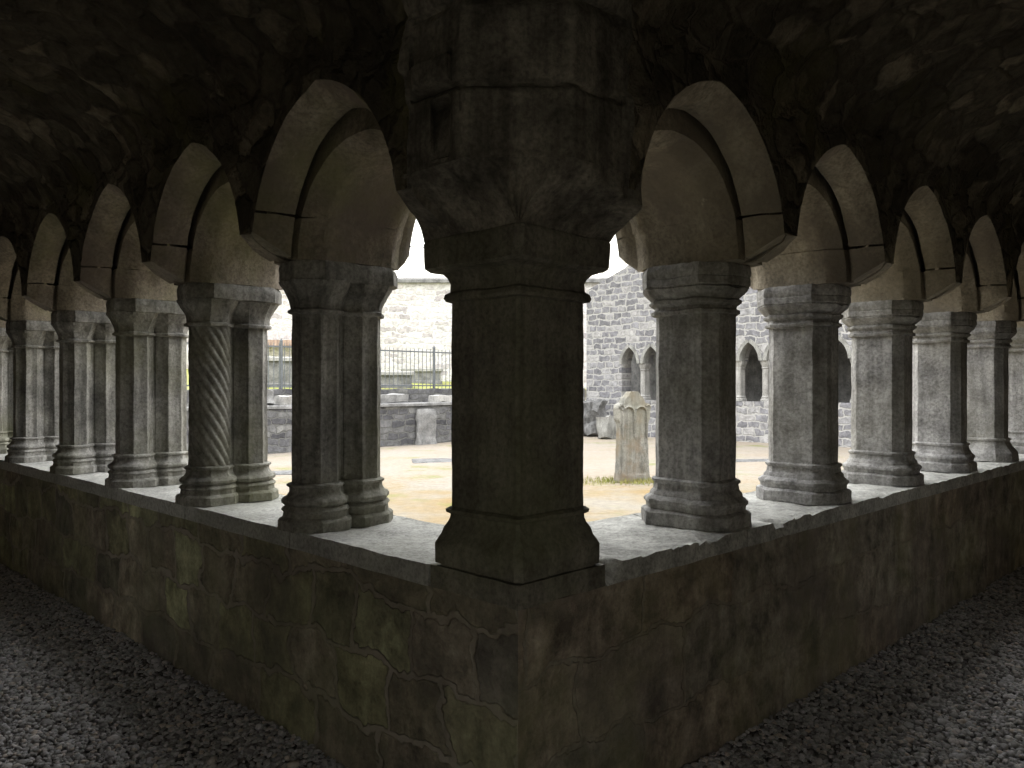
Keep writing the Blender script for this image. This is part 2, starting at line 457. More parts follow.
for i, t in enumerate(AX_L[:6]):
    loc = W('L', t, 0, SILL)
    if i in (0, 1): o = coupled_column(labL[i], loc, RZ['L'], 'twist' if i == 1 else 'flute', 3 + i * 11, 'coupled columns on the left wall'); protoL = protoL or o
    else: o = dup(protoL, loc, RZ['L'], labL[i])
    o.name = 'coupled_column'
protoR = None
for i, t in enumerate(AX_R[:6]):
    loc = W('R', t, 0, SILL)
    if i in (0, 4): o = octagonal_column(labR[i], loc, RZ['R'], i == 4, 51 + i * 13, 'octagonal columns on the right wall'); protoR = protoR or o
    else: o = dup(protoR, loc, RZ['R'], labR[i])

# ------------------------------------------------------------------ corner pier
def pier_ring(off, z, n=14):
    h = 0.165 + off
    p = octo(h, h, 0.010 if off < 0.03 else 0.022)
    return [(x, y, z) for x, y in resample(p, (n, 2, n, 2, n, 2, n, 2))]
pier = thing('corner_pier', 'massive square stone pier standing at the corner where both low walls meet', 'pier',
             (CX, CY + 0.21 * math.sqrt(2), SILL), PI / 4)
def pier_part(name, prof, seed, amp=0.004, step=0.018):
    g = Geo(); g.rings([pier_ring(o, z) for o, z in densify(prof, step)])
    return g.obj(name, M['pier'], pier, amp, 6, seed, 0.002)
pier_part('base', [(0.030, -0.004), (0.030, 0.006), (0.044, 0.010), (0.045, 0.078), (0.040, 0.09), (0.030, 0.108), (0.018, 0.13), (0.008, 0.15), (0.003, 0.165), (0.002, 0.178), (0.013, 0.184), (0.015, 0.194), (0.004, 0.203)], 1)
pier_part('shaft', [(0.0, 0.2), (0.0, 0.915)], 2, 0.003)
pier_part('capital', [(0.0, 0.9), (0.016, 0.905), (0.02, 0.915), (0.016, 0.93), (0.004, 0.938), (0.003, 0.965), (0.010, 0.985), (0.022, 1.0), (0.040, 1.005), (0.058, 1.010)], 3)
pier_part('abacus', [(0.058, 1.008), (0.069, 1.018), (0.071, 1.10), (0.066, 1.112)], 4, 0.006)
# carved corbel splaying out to the overhanging corner masonry (pier-local axes: x along the right wall, y along the left wall)
def corbel():
    low = [(-0.20, -0.215), (0.21, -0.215), (0.215, -0.21), (0.215, 0.215), (-0.21, 0.215), (-0.215, 0.21), (-0.215, -0.20), (-0.208, -0.21)]
    # order: start front-right chamfer point and go round anticlockwise
    low = [(-0.215, -0.225), (0.228, -0.225), (0.228, 0.228), (-0.225, 0.228), (-0.225, -0.215)]
    o = 0.21
    top = [(0.026 - o, -0.197 - o), (0.372 - o, -0.197 - o), (0.44 - o, 0.44 - o), (-0.197 - o, 0.372 - o), (-0.197 - o, 0.026 - o)]
    dv = (24, 18, 18, 24, 28)
    L = resample(low, dv); T = resample(top, dv)
    # height at which each outline point has reached its full overhang: early at the arch springings, late at the nose
    full = [1.0 - 0.62 * (i / 24) ** 0.8 for i in range(24)] + [0.38 + 0.4 * i / 18 for i in range(18)] + [0.78 + 0.0 * i for i in range(18)] + [0.78 + 0.22 * (i / 24) for i in range(24)] + [1.0] * 28
    rings = []; R = 18
    n = len(L)
    for j in range(R + 1):
        f = j / R
        z = 1.112 + (1.305 - 1.112) * f
        ring = []
        for i in range(n):
            g_ = min(1.0, f / full[i]); e = 0.45 * g_ + 0.55 * g_ ** 2.2
            x = L[i][0] + (T[i][0] - L[i][0]) * e; y = L[i][1] + (T[i][1] - L[i][1]) * e
            fl = 0.0
            if i < 24: fl = math.sin(i * 0.9) * 0.024
            elif i >= 84: fl = math.sin((i - 84) * 0.9) * 0.024
            elif i >= 60: fl = math.sin(i * 0.9) * 0.024
            k = 1 + fl * math.sin(PI * f) * 1.2
            ring.append((x * k, y * k, z))
        rings.append(ring)
    g = Geo(); g.rings(rings)
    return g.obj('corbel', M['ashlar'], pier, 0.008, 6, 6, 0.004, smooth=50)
corbel()

# ------------------------------------------------------------------ arches
# stations: (w, half width of the pier of masonry at springing, apex z, lowest z)
F = [(-0.20, 0.05, 2.63, 2.145), (-0.125, 0.086, 2.575, 2.095), (-0.045, 0.088, 2.565, 2.055)]
Gs = [(-0.02, 0.098, 2.48, 2.05), (0.062, 0.152, 2.44, 2.05), (0.42, 0.152, 2.44, 2.05), (0.50, 0.098, 2.48, 2.05)]
HS = {'L': [(0.503, 0.088, 2.565, 2.055), (0.545, 0.085, 2.575, 2.095), (0.585, 0.058, 2.61, 2.13)],
      'R': [(0.503, 0.088, 2.565, 2.055), (0.575, 0.085, 2.575, 2.10), (0.635, 0.056, 2.615, 2.14)]}
JOINT = 2.222

def arc_R(a, h): return (h * h + a * a) / (2 * a)
def arc_x(a, apex, z):
    h = apex - SPR; R = arc_R(a, h)
    return (a - R) + math.sqrt(max(0, R * R - (z - SPR) ** 2))
def arc_pts(a, apex, zs, n):
    """from height zs up to the apex"""
    h = apex - SPR; R = arc_R(a, h)
    t0 = math.asin(min(1, max(0, (zs - SPR) / R))); t1 = math.acos((R - a) / R)
    return [((a - R) + R * math.cos(t0 + (t1 - t0) * i / n), SPR + R * math.sin(t0 + (t1 - t0) * i / n)) for i in range(n + 1)]

def order_mesh(hb, stations, back, n, s, z0=JOINT + 0.005):
    """one half (s = +1 / -1) of a ring of voussoirs as a closed solid; local x along the wall, y into it"""
    prof = [(w, hw, ap, 0) for w, hw, ap, zl in stations]
    w0, w1 = stations[0], stations[-1]
    prof += [(w1[0] - 0.02, w1[1], w1[2], back), (w0[0] + 0.02, w0[1], w0[2], back)]
    # more lengthwise subdivisions between the visible stations
    fine = []
    for a, b in zip(prof, prof[1:] + prof[:1]):
        m = max(1, int(abs(b[0] - a[0]) / 0.03))
        for k in range(m):
            f = k / m; fine.append(tuple(a[q] + (b[q] - a[q]) * f for q in range(4)))
    cols = []
    for w, hw, ap, bk in fine:
        pts = arc_pts(hb - hw, ap, z0, n)
        if bk:
            R = arc_R(hb - hw, ap - SPR); cx = (hb - hw) - R
            pts = [(max(0.0, cx + (x - cx) * (1 + bk / R)), SPR + (z - SPR) * (1 + bk / R)) for x, z in pts]
        cols.append([(s * x, w, z) for x, z in pts])
    rings = [[c[i] for c in cols] for i in range(n + 1)]
    return rings

def springer_mesh(hb, stations, s, axis_gap=0.003):
    fine = []
    for a, b in zip(stations, stations[1:]):
        m = max(1, int(abs(b[0] - a[0]) / 0.03))
        for k in range(m):
            f = k / m; fine.append(tuple(a[q] + (b[q] - a[q]) * f for q in range(4)))
    fine.append(stations[-1])
    rows = 9; rings = []
    for j in range(rows + 1):
        ring = []
        for w, hw, ap, zl in fine:
            z = zl + (JOINT - 0.004 - zl) * j / rows
            ring.append((s * arc_x(hb - hw, ap, z), w, z))
        for w, hw, ap, zl in reversed(fine):
            z = zl + (JOINT - 0.004 - zl) * j / rows
            ring.append((s * (hb - axis_gap), w + (0.02 if w < -0.199 else 0), z))
        rings.append(ring)
    return rings

def make_arch(side, i, tA, tB, label, first):
    tc = (tA + tB) / 2; hb = (tB - tA) / 2
    a = thing('pointed_arch', label, 'arch', W(side, tc, 0, 0), RZ[side], 'pointed arches of the left arcade' if side == 'L' else 'pointed arches of the right arcade')
    mat = M['archL'] if side == 'L' else M['archR']
    near = -1 if side == 'R' else 1            # local x runs outward on the right wall, inward on the left
    seed = i * 5 + (40 if side == 'L' else 0)
    NOTCH = [(-0.043, 0.05, 2.6, 2.055), (-0.022, 0.05, 2.6, 2.05)]
    H = HS[side]; full = F + NOTCH + Gs + H
    n = 22
    def both(st, name, back, sd):
        g = Geo()
        for s in (-1, 1):
            if first and s == near:
                if st is H: continue
                if st is Gs: g.rings(order_mesh(hb, Gs[:3], back, n, s, JOINT - 0.0035)); continue
            g.rings(order_mesh(hb, st, back, n, s, JOINT + 0.005 if st is F else JOINT - 0.0035))
        g.obj(name, mat, a, 0.006, 5, sd, 0.003)
    both(F, 'walk_side_order', 0.05, seed)
    both(Gs, 'inner_order', 0.12, seed + 1)
    both(H, 'court_side_order', 0.05, seed + 2)
    for s in (-1, 1):
        st = (F + NOTCH + Gs[:3]) if (first and s == near) else full
        g = Geo(); g.rings(springer_mesh(hb, st, s))
        g.obj('springer', M['ashlar'] if first and s == near else mat, a, 0.005, 6, seed + 3 + s, 0.003)
    return a

NBAY = 7
PX = 0.295
axes = {'L': [PX] + AX_L, 'R': [PX] + AX_R}
wL, wR = 'left', 'right'
aL = ['pointed arch nearest the corner pier on the left, over the first fluted column',
      'pointed arch between the first coupled column and the rope-twisted column, left',
      'pointed arch just beyond the rope-twisted column, left arcade',
      'pointed arch between the third and fourth coupled columns, left arcade',
      'pointed arch between the fourth and fifth coupled columns, far left',
      'pointed arch at the left edge, beyond the fifth coupled column', 'pointed arch beyond the left edge of the photo']
aR = ['pointed arch nearest the corner pier on the right, beside the first octagonal column',
      'pointed arch between the first and second octagonal columns, right arcade',
      'pointed arch between the second and third octagonal columns, right arcade',
      'pointed arch between the third and fourth octagonal columns, right arcade',
      'pointed arch between the fourth octagonal column and the bell-based one, far right',
      'pointed arch at the right edge, beyond the bell-based octagonal column', 'pointed arch beyond the right edge of the photo']
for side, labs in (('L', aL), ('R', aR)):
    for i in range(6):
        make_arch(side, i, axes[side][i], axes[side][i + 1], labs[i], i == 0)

# ------------------------------------------------------------------ vault and spandrels
VS, VA, VR = 2.62, 3.12, 1.06        # springing, apex, half width of the barrel
def w_front(z):
    if z <= VS: return -0.20
    return -0.20 - VR * (1 - math.sqrt(max(0, 1 - ((z - VS) / (VA - VS)) ** 2)))

def bay_poly(side, face, nb, dt=0.03):
    """bottom outline (t, z) of the masonry over the openings, on one face"""
    st = face
    out = []
    for i in range(nb):
        tA, tB = axes[side][i], axes[side][i + 1]
        tc = (tA + tB) / 2; hb = (tB - tA) / 2; a = hb - st[1]
        arc = arc_pts(a, st[2], st[3], 20)
        out.append((tA, st[3])); out.append((tA + st[1] * 0.5, st[3]))
        for x, z in arc: out.append((tc - x, z))
        for x, z in reversed(arc[:-1]): out.append((tc + x, z))
        out.append((tB - st[1] * 0.5, st[3]))
    out.append((axes[side][nb], st[3]))
    return out

TEND = axes['R'][6]
def vault(side, tend):
    bp = bay_poly(side, F[0], 6)
    nc = 30
    top_rows = []
    NV = 64
    for j in range(1, NV + 1):           # over the crown to the outer wall
        ph = PI * j / NV
        top_rows.append((-0.20 - VR * (1 - math.cos(ph)), VS + (VA - VS) * math.sin(ph)))
    # spandrel rows rise to the springing line / crown of the arch
    cols = [('c', k / nc) for k in range(nc)] + [('b', t, z) for t, z in bp]
    # outer extension to the end wall
    tl = bp[-1][0]
    NS = 48
    verts = []; rows = NS + 1 + len(top_rows)
    for c in cols:
        if c[0] == 'c': z0 = 2.19
        else: z0 = c[2]
        zj = 2.74                        # everything above this height is plain vault
        for j in range(NS + 1):
            z = z0 + (zj - z0) * j / NS
            w = w_front(z)
            t = (w + (PX - w) * c[1]) if c[0] == 'c' else c[1]
            verts.append((t, w, z, j / NS))
        phj = math.asin((zj - VS) / (VA - VS))
        for j in range(1, NV + 1):
            ph = phj + (PI - phj) * j / NV
            w = -0.20 - VR * (1 - math.cos(ph)); z = VS + (VA - VS) * math.sin(ph)
            t = (w + (PX - w) * c[1]) if c[0] == 'c' else c[1]
            verts.append((t, w, max(z, VS), 1.0))
        # and on down the outer wall
    nrow = NS + 1 + NV
    P = []
    for t, w, z, e in verts:
        p = W(side, t, w, z)
        if t < PX:
            lim = 2.377 - max(0.0, z - 2.66) * 2.6 - max(0.0, -0.5 - w) * 2.5
            if p.y < lim: p.y = lim
        amp = min(1.0, e * 2.2)
        q = Vector((p.x, p.y, p.z))
        cell = noise.cell_vector(Vector((q.x * 3.3, q.y * 3.3, q.z * 6.0)) + noise.noise_vector(q * 4) * 0.5)
        d = noise.fractal(q * 5.5, 0.9, 2.1, 5) * 0.035 + (noise.noise(q * 2.0)) * 0.03 + (cell.x - 0.5) * 0.035
        nose = t < PX - 0.02 and z < 2.86
        if nose:                         # squared ashlar of the corner, in courses, one stone broken out on the left
            d = noise.fractal(q * 7, 0.9, 2, 4) * 0.010
            for zj_ in (2.216, 2.412, 2.655): d -= 0.035 * math.exp(-((z - zj_ - 0.012 * noise.noise(q * 9)) / 0.010) ** 2)
            if side == 'L':
                if 0.085 < t < 0.165 and 2.20 < z < 2.395: d -= 0.10
                if 0.085 < t and 2.425 < z < 2.50: d += 0.05
                if abs(t - 0.05) < 0.012 and z < 2.42: d -= 0.02
        if e <= 0: d = 0
        if e < 0.6: d = d if nose else max(d, -0.02 * e) if e > 0.25 else max(d, 0.0) * 0.8 + 0.003
        # push along the outward-to-walk direction
        nrm = Vector((0, -1, 0)) if t < PX else (W(side, 0, -1, 0) - W(side, 0, 0, 0))
        k = max(0.0, min(1.0, (z - 2.55) / 0.3))
        nrm = (nrm * (1 - k) + Vector((0, 0, -1)) * k).normalized()
        P.append(p + nrm * (d * amp))
    fs = []
    for i in range(len(cols) - 1):
        for j in range(nrow - 1):
            fs.append((i * nrow + j, (i + 1) * nrow + j, (i + 1) * nrow + j + 1, i * nrow + j + 1))
    o = mesh_obj('ceiling', P, fs, M['rubble'], None, smooth=60)
    o.data.materials.append(M['ashlar'])
    for f in o.data.polygons:
        if all(verts[i][0] < PX + 0.001 and verts[i][2] < 2.87 and verts[i][1] > -0.6 for i in f.vertices): f.material_index = 1
    struct(o, 'dark rubble barrel vault over the %s arm of the cloister walk' % ('left' if side == 'L' else 'right'), 'vault')
    return o
vault('L', 8.0); vault('R', 8.0)

def grid_wall(name, fn, nu, nv, uvfn, mat, amp=0.0, scale=4.0, seed=0, fine=0.0, skip=None):
    vs = []; uv = []; fs = []
    for i in range(nu + 1):
        for j in range(nv + 1):
            vs.append(fn(i / nu, j / nv)); uv.append(uvfn(i / nu, j / nv))
    for i in range(nu):
        for j in range(nv):
            if skip and skip((i + 0.5) / nu, (j + 0.5) / nv): continue
            a = i * (nv + 1) + j; fs.append((a, a + nv + 1, a + nv + 2, a + 1))
    if amp: vs = jitter(vs, amp, scale, seed, fine)
    return mesh_obj(name, vs, fs, mat, None, 45, uv, fix=False)

ADDED_OPEN = [(-1.75, -1.05, 0.0, 2.1), (2.6, 3.2, 1.2, 2.0)]  # out-of-view openings added in the outer walls to let daylight into the walk
# court face above the openings, roof over the walk, outer and end walls: they keep the daylight out
for side in 'LR':
    bp = [(t, z) for t, z in bay_poly(side, HS[side][-1], 6) if t > (axes[side][0] + axes[side][1]) / 2 - 1e-6]
    bp = [(0.70, 2.5)] + [(bp[0][0] - 0.02, 2.61)] + bp
    n = len(bp); vs = []; fs = []
    for t, z in bp: vs += [W(side, t, HS[side][-1][0] + 0.002, z), W(side, t, HS[side][-1][0] + 0.002, 3.35)]
    fs = [(2 * i, 2 * i + 2, 2 * i + 3, 2 * i + 1) for i in range(n - 1)]
    uv = [(v.x * 1.41, v.z) for v in vs]
    struct(mesh_obj('wall_court_%s' % ('left' if side == 'L' else 'right'), vs, fs, M['farL'], None, 0, uv))
    te = axes[side][6]
    D = 2.32
    # outer wall
    o = grid_wall('wall_outer_%s' % ('left' if side == 'L' else 'right'),
                  lambda u, v, side=side, te=te: W(side, -D + (te + D) * u, -D, -0.1 + 2.9 * v), 80, 24,
                  lambda u, v: (u * 10, v * 2.6), M['wallO'], 0.02, 4, 3, 0.008,
                  skip=lambda u, v, te=te: any(a < -D + (te + D) * u < b and c < -0.1 + 2.9 * v < d for a, b, c, d in ADDED_OPEN))
    struct(o)
    for k, (a, b, c, d) in enumerate(ADDED_OPEN):      # jambs, sill and head of each added light opening through the thick outer wall
        g = Geo()
        for x0, x1, z0, z1 in ((a - 0.15, a, c - 0.1, d + 0.15), (b, b + 0.15, c - 0.1, d + 0.15), (a, b, d, d + 0.15), (a, b, c - 0.1, c)):
            if z1 - z0 < 0.02: continue
            g.rings([[W(side, x0, -D - 0.45, z), W(side, x1, -D - 0.45, z), W(side, x1, -D + 0.03, z), W(side, x0, -D + 0.03, z)] for z in (z0, z1)])
        struct(g.obj(('added_door_%d' if k == 0 else 'added_window_%d') % (1 + k + (0 if side == 'L' else 3)), M['wallO'], None), None)
    o = grid_wall('wall_end_%s' % ('left' if side == 'L' else 'right'),
                  lambda u, v, side=side, te=te: W(side, te, -D + (D + 0.7) * u, -0.1 + 3.4 * v), 30, 30,
                  lambda u, v: (u * 3, v * 3.3), M['wallO'])
    struct(o)
roofv = []
for zz in (3.35, 3.45):
    roofv += [W('L', 8.3, -2.5, zz), W('L', -2.5, -2.5, zz), W('R', 8.3, -2.5, zz), W('R', 8.3, 0.74, zz), W('R', 0.74, 0.74, zz), W('L', 8.3, 0.74, zz)]
rf = [(0, 1, 4, 5), (1, 2, 3, 4), (6, 7, 10, 11), (7, 8, 9, 10)] + [(i, (i + 1) % 6, 6 + (i + 1) % 6, 6 + i) for i in range(6)]
struct(mesh_obj('roof', roofv, rf, M['grey'], None, 0), 'stone roof over the cloister walk', 'roof')

# ------------------------------------------------------------------ low walls and sill slabs
SL = 0.075       # slab thickness
def low_wall(side, name, mat, thick, te, amp):
    zt = SILL - SL
    prof = []                            # walk face up, top, court face down
    nz = 34
    path = [(0.0, -0.12 + (zt + 0.12) * j / nz) for j in range(nz + 1)] + [(thick * 0.5, zt), (thick, zt), (thick, zt * 0.5), (thick, -0.1)]
    nt = int(te / 0.025); vs = []; uv = []
    for i in range(nt + 1):
        for j, (w, z) in enumerate(path):
            t = w + (te - w) * i / nt
            p = W(side, t, w, z)
            if j <= nz:
                d = noise.fractal(p * 4.0, 0.9, 2.1, 5) * amp + noise.noise(p * 1.6) * amp
                d *= min(1.0, i / 6.0) * (1.0 if j < nz - 1 else 0.3)
                p += (W(side, 0, -1, 0) - W(side, 0, 0, 0)) * (d - amp * 0.3 * min(1, i / 6))
            vs.append(p); uv.append((t + (40 if side == 'R' else 0), z))
    m = len(path); fs = []
    for i in range(nt):
        for j in range(m - 1):
            fs.append((i * m + j, (i + 1) * m + j, (i + 1) * m + j + 1, i * m + j + 1))
    o = mesh_obj(name, vs, fs, mat, None, 50, uv)
    struct(o, 'mossy low stone wall carrying the %s arcade' % ('left' if side == 'L' else 'right'), 'wall')
TE = 7.2
low_wall('L', 'wall_left', M['wallL'], 0.55, TE, 0.014)
low_wall('R', 'wall_right', M['wallR'], 0.60, TE, 0.012)

def slab(side, t0, t1, thick, mat, label, group, seed, rough, mitre0=False):
    """one sill slab; walk edge worn and, on the right wall, broken"""
    nt = max(4, int((t1 - t0) / 0.022)); ny = 20; nz = 4
    loop = [(0.0, k / nz) for k in range(nz)] + [(k / ny, 1.0) for k in range(ny)] + [(1.0, 1 - k / nz) for k in range(nz)] + [(1 - k / ny, 0.0) for k in range(ny)]
    rings = []
    zb = SILL - SL
    for i in range(nt + 1):
        ring = []
        for fw, fz in loop:
            w = -0.004 + (thick + 0.008) * fw
            ta = max(t0, w) if mitre0 else t0
            t = ta + 0.003 + (t1 - ta - 0.006) * i / nt
            z = zb + SL * fz
            p = W(side, t, w, z)
            if rough and fw < 0.25:
                e = noise.fractal(Vector((t * 3.2 + seed, 0, 0)), 0.8, 2.2, 5)
                chip = max(0.0, e) * rough * (1 - fw * 4)
                if fz > 0.5: p.z -= chip * 0.9 * (1 - fw * 4) * min(1, fz * 2 - 1)
                if fw < 0.12: p += (W(side, 0, 1, 0) - W(side, 0, 0, 0)) * chip * 0.7 * fz
            if fz == 1.0 and 0 < fw < 1:
                p.z += (noise.fractal(p * 7, 0.9, 2.2, 4) - 0.35) * (0.009 if rough else 0.003)
            ring.append(p)
        rings.append(ring)
    g = Geo(); g.rings(rings)
    c = W(side, (t0 + t1) / 2, thick / 2, zb)
    g.v = [v - c for v in g.v]
    o = g.obj('sill_slab', mat, None, 0.003, 7, seed, 0.001, smooth=40)
    o.location = c
    return tag(o, label, 'slab', group)
midL = [0.43] + AX_L[:6]
midR = [0.43] + AX_R[:6]
sL = ['smooth pale sill slab between the corner pier and the first coupled column, left wall', 'smooth sill slab between the first coupled column and the rope-twisted one',
      'smooth sill slab just beyond the rope-twisted column', 'smooth sill slab between the third and fourth coupled columns', 'smooth sill slab between the fourth and fifth coupled columns',
      'smooth sill slab beyond the fifth coupled column at the left edge']
sR = ['rough flaking pale sill slab between the corner pier and the first octagonal column', 'sill slab with broken edge between the first and second octagonal columns',
      'sill slab between the second and third octagonal columns', 'sill slab between the third and fourth octagonal columns', 'sill slab between the fourth octagonal and the bell-based column',
      'sill slab beyond the bell-based column at the right edge']
for i in range(6):
    t1 = midL[i + 1] if i < 5 else TE
    slab('L', midL[i], t1, 0.55, M['sillL'], sL[i], 'sill slabs of the left wall', 3 + i, 0.006 if i else 0.012, i == 0)
    t1 = midR[i + 1] if i < 5 else TE
    slab('R', midR[i], t1, 0.60, M['sillR'], sR[i], 'sill slabs of the right wall', 23 + i * 3, 0.13 if i == 0 else 0.09 if i == 1 else 0.03, i == 0)
# corner slab under the pier
g = Geo()
dv = (16, 16, 16, 16)
rings = []
for z in [SILL - SL + SL * k / 6 for k in range(7)]:
    sq = [(0.0, 0.0), (0.427, 0.0), (0.427, 0.427), (0.0, 0.427)]
    rings.append([W('R', x, y, z) - W('R', 0.2, 0.2, SILL - SL) for x, y in resample(sq, dv)])
g.rings(rings)
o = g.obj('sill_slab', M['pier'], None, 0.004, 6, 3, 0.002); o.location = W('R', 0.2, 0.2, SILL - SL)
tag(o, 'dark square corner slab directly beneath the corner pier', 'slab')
# hidden filler of masonry on the court side of the corner
g = Geo(); 
rings = []
for z in (-0.1, 0.4, SILL - 0.004):
    sq = [(0.43, 0.43), (0.60, 0.43), (0.60, 0.55), (0.43, 0.55)]
    rings.append([W('R', x, y, z) for x, y in resample(sq, (4, 4, 4, 4))])
g.rings(rings); struct(g.obj('wall_corner', M['farL'], None), None)

# ------------------------------------------------------------------ floor and gravel
def bank(w):                             # gravel heaped slightly against the walls
    return 0.035 * math.exp(-((w) / 0.25) ** 2)
vs = []; fs = []; nu, nv = 60, 24
for side in 'LR':
    b0 = len(vs)
    for i in range(nu + 1):
        for j in range(nv + 1):
            w = -2.5 + 2.6 * j / nv
            t = w + (8.2 - w) * i / nu
            p = W(side, t, w, 0); p.z = bank(w) - 0.012 + noise.noise(p * 1.5) * 0.012
            vs.append(p)
    for i in range(nu):
        for j in range(nv):
            a = b0 + i * (nv + 1) + j; fs.append((a, a + nv + 1, a + nv + 2, a + 1))
struct(mesh_obj('floor', vs, fs, M['floor'], None, 60), 'gravel floor of the cloister walk', 'floor')

def gravel():
    ico = bmesh.new(); bmesh.ops.create_icosphere(ico, subdivisions=1, radius=1.0)
    bv = np.array([v.co[:] for v in ico.verts]); bf = np.array([[v.index for v in f.verts] for f in ico.faces]); ico.free()
    allv = []; allf = []; tone = []; off = 0
    for side in 'LR':
        N = 50000
        for _ in range(N):
            t = 0.9 + 6.4 * rng.random() ** 1.25; w = -rng.uniform(0.0, 2.25)
            p = W(side, t, w, 0)
            if p.y < 2.6: continue
            u = abs(p.x / p.y)
            if u > 0.95 or p.y < 2.5: continue
            s = rng.uniform(0.006, 0.0135) * (1.0 + (rng.random() < 0.04) * 0.8)
            sc = np.array([s * rng.uniform(0.8, 1.5), s * rng.uniform(0.8, 1.3), s * rng.uniform(0.45, 0.8)])
            v = bv * (1 + rng.uniform(-0.22, 0.22, size=(len(bv), 1))) * sc
            a = rng.uniform(0, 2 * PI); ca, sa = math.cos(a), math.sin(a)
            tl = rng.uniform(-0.5, 0.5); ct, stt = math.cos(tl), math.sin(tl)
            v = np.stack([v[:, 0], v[:, 1] * ct - v[:, 2] * stt, v[:, 1] * stt + v[:, 2] * ct], 1)
            v = np.stack([v[:, 0] * ca - v[:, 1] * sa, v[:, 0] * sa + v[:, 1] * ca, v[:, 2]], 1)
            z = bank(w) + noise.noise(Vector((p.x, p.y, 0)) * 1.5) * 0.012 + rng.uniform(-0.008, 0.006)
            allv.append(v + np.array([p.x, p.y, z])); allf.append(bf + off); off += len(bv); tone.append(min(1, max(0, rng.normal(0.5, 0.26))))
    V = np.concatenate(allv).astype(np.float32); Fa = np.concatenate(allf).astype(np.int32)
    me = bpy.data.meshes.new('gravel')
    me.vertices.add(len(V)); me.vertices.foreach_set('co', V.ravel())
    me.loops.add(Fa.size); me.loops.foreach_set('vertex_index', Fa.ravel())
    me.polygons.add(len(Fa)); me.polygons.foreach_set('loop_start', np.arange(0, Fa.size, 3, dtype=np.int32))
    me.update(calc_edges=True)
    at = me.attributes.new('tone', 'FLOAT', 'FACE'); at.data.foreach_set('value', np.repeat(np.array(tone, dtype=np.float32), len(bf)))
    me.materials.append(M['gravel'])
    o = link(bpy.data.objects.new('gravel', me))
    tag(o, 'loose grey gravel covering the floor of the cloister walk', 'gravel', kind='stuff')
gravel()

# ------------------------------------------------------------------ garth (open court)
LW = 15.0            # far left low wall, parallel to the right arcade
RW = 18.3            # far right wall, parallel to the left arcade
def Q(t, w, z): return W('R', t, w, z)
vs = []; fs = []; n = 50
for i in range(n + 1):
    for j in range(n + 1):
        p = Q(0.5 + (RW + 2.2) * i / n, 0.5 + 18.0 * j / n, 0); p.z = noise.noise(p * 0.5) * 0.03
        vs.append(p)
for i in range(n):
    for j in range(n):
        a = i * (n + 1) + j; fs.append((a, a + n + 1, a + n + 2, a + 1))
struct(mesh_obj('ground', vs, fs, M['garth'], None, 60), 'dry yellow lawn of the open court', 'ground')

def grass():
    V = []; Fc = []
    def blade(p, h):
        a = random.uniform(0, PI); d = Vector((math.cos(a), math.sin(a), 0)) * 0.006
        tip = p + Vector((random.uniform(-.5, .5) * h, random.uniform(-.5, .5) * h, h))
        k = len(V); V.extend([p - d, p + d, tip]); Fc.append((k, k + 1, k + 2))
    for _ in range(5000):      # along the foot of the near walls
        t = random.uniform(0.6, 9.0); d = abs(random.gauss(0, 0.35))
        blade(Q(t, 0.62 + d, -0.01), random.uniform(0.03, 0.09))
        blade(Q(0.57 + d, t, -0.01), random.uniform(0.03, 0.09))
    for _ in range(1100):      # round the headstone
        blade(Vector((1.95 + random.gauss(0, 0.4), 13.0 + random.gauss(0, 0.22), -0.01)), random.uniform(0.03, 0.09))
    o = mesh_obj('grass', V, Fc, M['blade'], None, 0, fix=False)
    tag(o, 'tufts of grass growing on the dry lawn of the court', 'grass', kind='stuff')
grass()

def wall_block(name, t0, t1, w0, w1, z0, z1, mat, along='t', step=0.12, amp=0.03, label=None, cat='wall'):
    """solid masonry wall box with uneven faces; uv in metres"""
    if along == 't': L = t1 - t0
    else: L = w1 - w0
    n = max(2, int(L / step)); nz = max(2, int((z1 - z0) / step))
    th = (w1 - w0) if along == 't' else (t1 - t0)
    loop = [(0.0, k / nz) for k in range(nz)] + [(0.0, 1.0), (0.33, 1.0), (0.66, 1.0)] + [(1.0, 1 - k / nz) for k in range(nz + 1)]
    vs = []; uv = []
    for i in range(n + 1):
        for a, b in loop:
            z = z0 + (z1 - z0) * b
            p = Q(t0 + L * i / n, w0 + th * a, z) if along == 't' else Q(t0 + th * a, w0 + L * i / n, z)
            vs.append(p); uv.append((L * i / n, z + a * th))
    m = len(loop); fs = [(i * m + j, (i + 1) * m + j, (i + 1) * m + j + 1, i * m + j + 1) for i in range(n) for j in range(m - 1)]
    fs.append(tuple(range(m))); fs.append(tuple(n * m + k for k in range(m)))
    o = mesh_obj(name, jitter(vs, amp, 2.3, 1, amp * 0.4), fs, mat, None, 45, uv)
    return struct(o, label, cat)

wall_block('wall_garth', 1.0, RW, LW, LW + 0.5, -0.1, 1.0, M['farL'], 't', label='dark low wall with ledge across the far side of the court', cat='wall')
wall_block('wall_terrace', 1.0, RW + 3, LW + 2.5, LW + 2.9, -0.1, 1.43, M['farL'], 't', label='grey retaining wall carrying the iron railing', cat='wall')
g = Geo(); loft_oct(g, 6.2, 0.29, 0.02, [(0, 0), (0, 0.06), (-0.012, 0.075)], (120, 1, 8, 1, 120, 1, 8, 1), step=0.03)
o = g.obj('trim_1', M['grey'], None, 0.025, 2.2, 3, 0.01); o.location = Q(9.9, LW + 0.25, 1.0); o.rotation_euler = (0, 0, PI / 4)
struct(o, 'worn grey ledge along the top of the low wall across the court', 'ledge')
